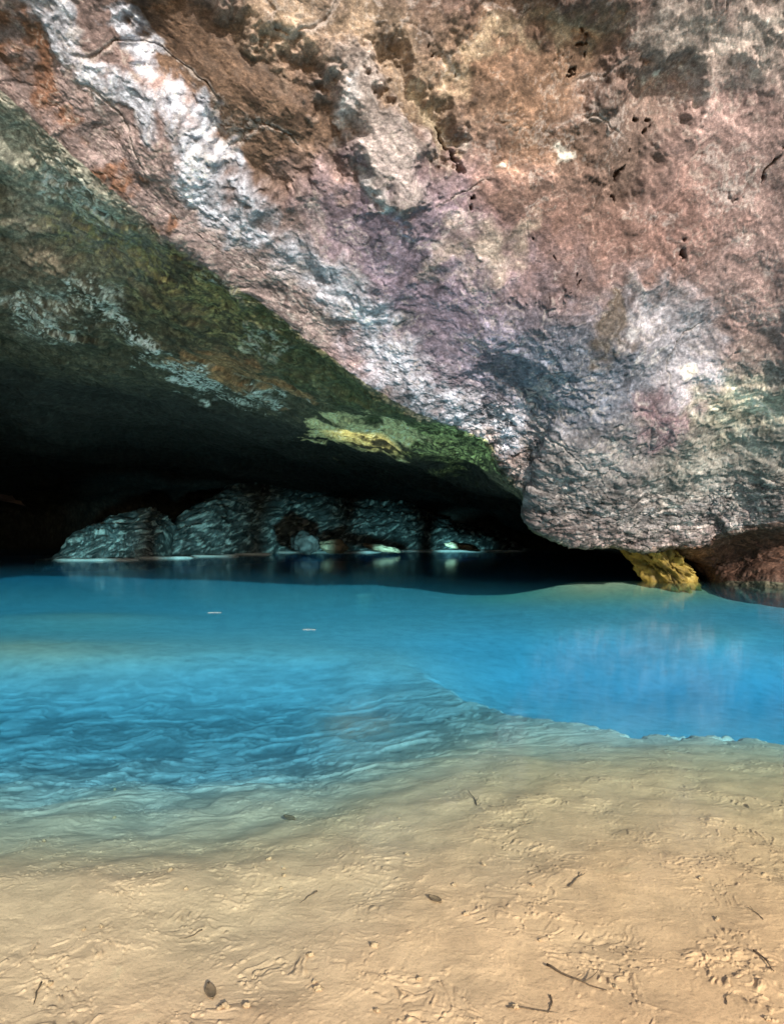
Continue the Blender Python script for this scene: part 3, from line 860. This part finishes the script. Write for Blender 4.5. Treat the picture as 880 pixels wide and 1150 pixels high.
def leaf_mesh(L, W, curl):
    bm = bmesh.new(); n, m = 14, 7; g = []
    sg = random.uniform(-.3, .3)
    for i in range(n):
        t = i / (n - 1); w = W * (math.sin(math.pi * t ** .8) ** .8 + .03) * random.uniform(.88, 1.05); row = []
        for j in range(m):
            s = (j / (m - 1) - .5) * 2
            row.append(bm.verts.new((L * (t - .5), w * s * .5 + sg * L * t * t * .4, .004 + curl * (abs(s) ** 1.6) * W * .5 + curl * L * .25 * (t - .4) ** 2 - .001 * (j == 3) + random.uniform(0, .0015))))
        g.append(row)
    for i in range(n - 1):
        for j in range(m - 1): bm.faces.new((g[i][j], g[i + 1][j], g[i + 1][j + 1], g[i][j + 1])).smooth = True
    geo = bmesh.ops.extrude_face_region(bm, geom=bm.faces[:])
    for v in geo['geom']:
        if isinstance(v, bmesh.types.BMVert): v.co.z += .0025
    bmesh.ops.recalc_face_normals(bm, faces=bm.faces)
    me = bpy.data.meshes.new('leaf'); bm.to_mesh(me); bm.free(); me.materials.append(M_LEAF)
    return me


def put(name, me, px, py, rot, label, cat, group=None, lift=0, scale=1, d0=.1):
    z = -d0
    for _ in range(6):
        q = atz(px, py, z); z = bed_height(q[0], q[1])
    q = atz(px, py, z)
    o = bpy.data.objects.new(name, me); col.objects.link(o)
    o.location = (q[0], q[1], z + lift); o.rotation_euler = (0, 0, rot); o.scale = (scale,) * 3
    tag(o, label, cat, group)
    return o


put('leaf', leaf_mesh(.085, .038, .35), 236, 1116, R(118), 'dark pointed leaf lying alone on the sand near the bottom left', 'leaf')
put('twig', twig_mesh(.26, .0045, 1, .12), 533, 896, R(88), 'dark twig standing upright in the photo on the sand below the blue edge', 'twig')
put('twig', twig_mesh(.24, .0045, 1, .25), 650, 1100, R(-38), 'dark bent twig curving over the pale stone-like hump at the bottom right', 'twig')
put('twig', twig_mesh(.24, .003, 0, .15), 610, 1128, R(8), 'long thin pale brown twig lying sideways along the bottom of the photo', 'twig')
put('twig', twig_mesh(.16, .004, 1, .2), 652, 990, R(35), 'short forked twig on the orange sand right of the middle', 'twig')
put('leaf', leaf_mesh(.10, .045, .3), 325, 920, R(-40), 'brown curled leaf at the edge of the grey sand, left of the upright twig', 'leaf')
put('leaf', leaf_mesh(.07, .035, .4), 488, 1012, R(140), 'small dark curled leaf near the middle of the sand', 'leaf')
tw = [twig_mesh(.11, .003, k % 2, .3) for k in range(4)]
cl = []
for k in range(5):
    bm = bmesh.new(); bmesh.ops.create_icosphere(bm, subdivisions=3, radius=1)
    A = np.array([v.co[:] for v in bm.verts], np.float32)
    c1, c2, ci = worley(A * 1.3 + k * 5, 31 + k)
    r = 1 + .7 * fbm(A * 1.6 + k * 5, 3, 31 + k) + .5 * (ci - .5)
    for v, c in zip(bm.verts, A * r[:, None] * np.array([.013, .008, .007])): v.co = Vector(c.tolist())
    for f in bm.faces: f.smooth = True
    me = bpy.data.meshes.new('silt_clod'); bm.to_mesh(me); bm.free(); me.materials.append(M_CLOD); cl.append(me)


def spots(n, seed, ymin=900):
    r = random.Random(seed); out = []
    while len(out) < n:
        px = r.uniform(5, 875); py = ymin + (1145 - ymin) * r.random() ** .8
        f = float(fbm(np.array([[px / 130, py / 90, seed]]), 2, 5)[0])
        if f > r.uniform(-.45, .35): out.append((px, py, r.uniform(0, 6.28), r.uniform(.6, 1.25)))
    return out


for i, (px, py, a, s) in enumerate(spots(8, 3)):
    put('twig', tw[i % 4], px, py, a, 'small dark twig fragment strewn on the sandy lake bed', 'twig', 'twig fragments strewn on the sand', 0, s)
for i, (px, py, a, s) in enumerate(spots(34, 12, 880)):
    put('silt_clod', cl[i % 5], px, py, a, 'small sand coloured clod of silt on the lake bed', 'clod', 'silt clods on the sand', .003, s)
for (px, py, a, lab) in ((241, 688, R(3), 'thin pale straw floating on the blue water, left of the other floating straw'),
                         (347, 707, R(-8), 'thin pale straw floating on the blue water, right of the other floating straw')):
    q = atz(px, py, .006)
    L = 15 * q[1] / FPX
    o = bpy.data.objects.new('floating_straw', tube_mesh('floating_straw', [([(-L / 2, 0, 0), (-L / 6, .01, .002), (L / 6, .012, .002), (L / 2, 0, 0)], 0.003, .002)], M_CHIP)); col.objects.link(o)
    o.location = q; o.rotation_euler = (0, 0, a)
    tag(o, lab, 'straw', 'straws floating on the lake')

# ------------------------------------------------------------------ light
SUN_EL, SUN_AZ = R(26), R(20)           # low daylight from the cave mouth behind the viewer, a little from the right
to_sun = Vector((math.sin(SUN_AZ) * math.cos(SUN_EL), -math.cos(SUN_AZ) * math.cos(SUN_EL), math.sin(SUN_EL)))
w = bpy.data.worlds.new('World'); sc.world = w; w.use_nodes = True
nt = w.node_tree; bg = nt.nodes['Background']
sky = nt.nodes.new('ShaderNodeTexSky'); sky.sky_type = 'NISHITA'; sky.sun_disc = False
sky.sun_elevation = SUN_EL; sky.sun_rotation = math.atan2(to_sun.x, to_sun.y)
nt.links.new(sky.outputs[0], bg.inputs[0]); bg.inputs[1].default_value = .13
sl = bpy.data.lights.new('Sun', 'SUN'); sl.energy = 4.2; sl.angle = R(2); sl.color = (1, .91, .80)
so = bpy.data.objects.new('Sun', sl); col.objects.link(so)
so.rotation_euler = (-to_sun).to_track_quat('-Z', 'Y').to_euler()


def lamp(name, loc, target, energy, color, size, blend=.8, radius=.15):
    l = bpy.data.lights.new(name, 'SPOT'); l.energy = energy; l.color = color; l.spot_size = R(size); l.spot_blend = blend; l.shadow_soft_size = radius
    o = bpy.data.objects.new(name, l); col.objects.link(o); o.location = loc
    o.rotation_euler = (Vector(target) - Vector(loc)).to_track_quat('-Z', 'Y').to_euler()
    return o


# show-cave floodlights: one under water before the far mound, one under the lip for the yellow pool
for lx, ly, tx, ty in ((-12, 23, 110, 31), (-8, 25, 220, 33), (-3, 28, 340, 37), (0, 31, 430, 40), (2.5, 33.5, 520, 42)):
    lamp('floodlight_far', (lx, ly, .22), at(tx, 610, ty).tolist(), 1700, (.36, .95, 1), 31, .9)
lamp('floodlight_lip', (-.6, 14.5, -.4), at(415, 480, 19.2).tolist(), 1700, (1, .74, .36), 26)

# ------------------------------------------------------------------ camera and output
cam = bpy.data.cameras.new('Camera'); co = bpy.data.objects.new('Camera', cam); col.objects.link(co)
co.location = (0, 0, CAMZ); co.rotation_euler = (R(90), 0, 0)
cam.sensor_fit = 'VERTICAL'; cam.sensor_height = 36; cam.lens = 36 * FPX / 1150
cam.shift_y = (HY - 575) / 1150
cam.clip_end = 2000
sc.camera = co
sc.view_settings.view_transform = 'Standard'; sc.view_settings.look = 'None'; sc.view_settings.gamma = 1
sc.view_settings.use_curve_mapping = False; sc.view_settings.exposure = 0.55
sc.cycles.use_denoising = True; sc.cycles.volume_bounces = 1
sc.cycles.max_bounces = 8; sc.cycles.diffuse_bounces = 4; sc.cycles.transparent_max_bounces = 12
sc.cycles.caustics_reflective = False; sc.cycles.caustics_refractive = False
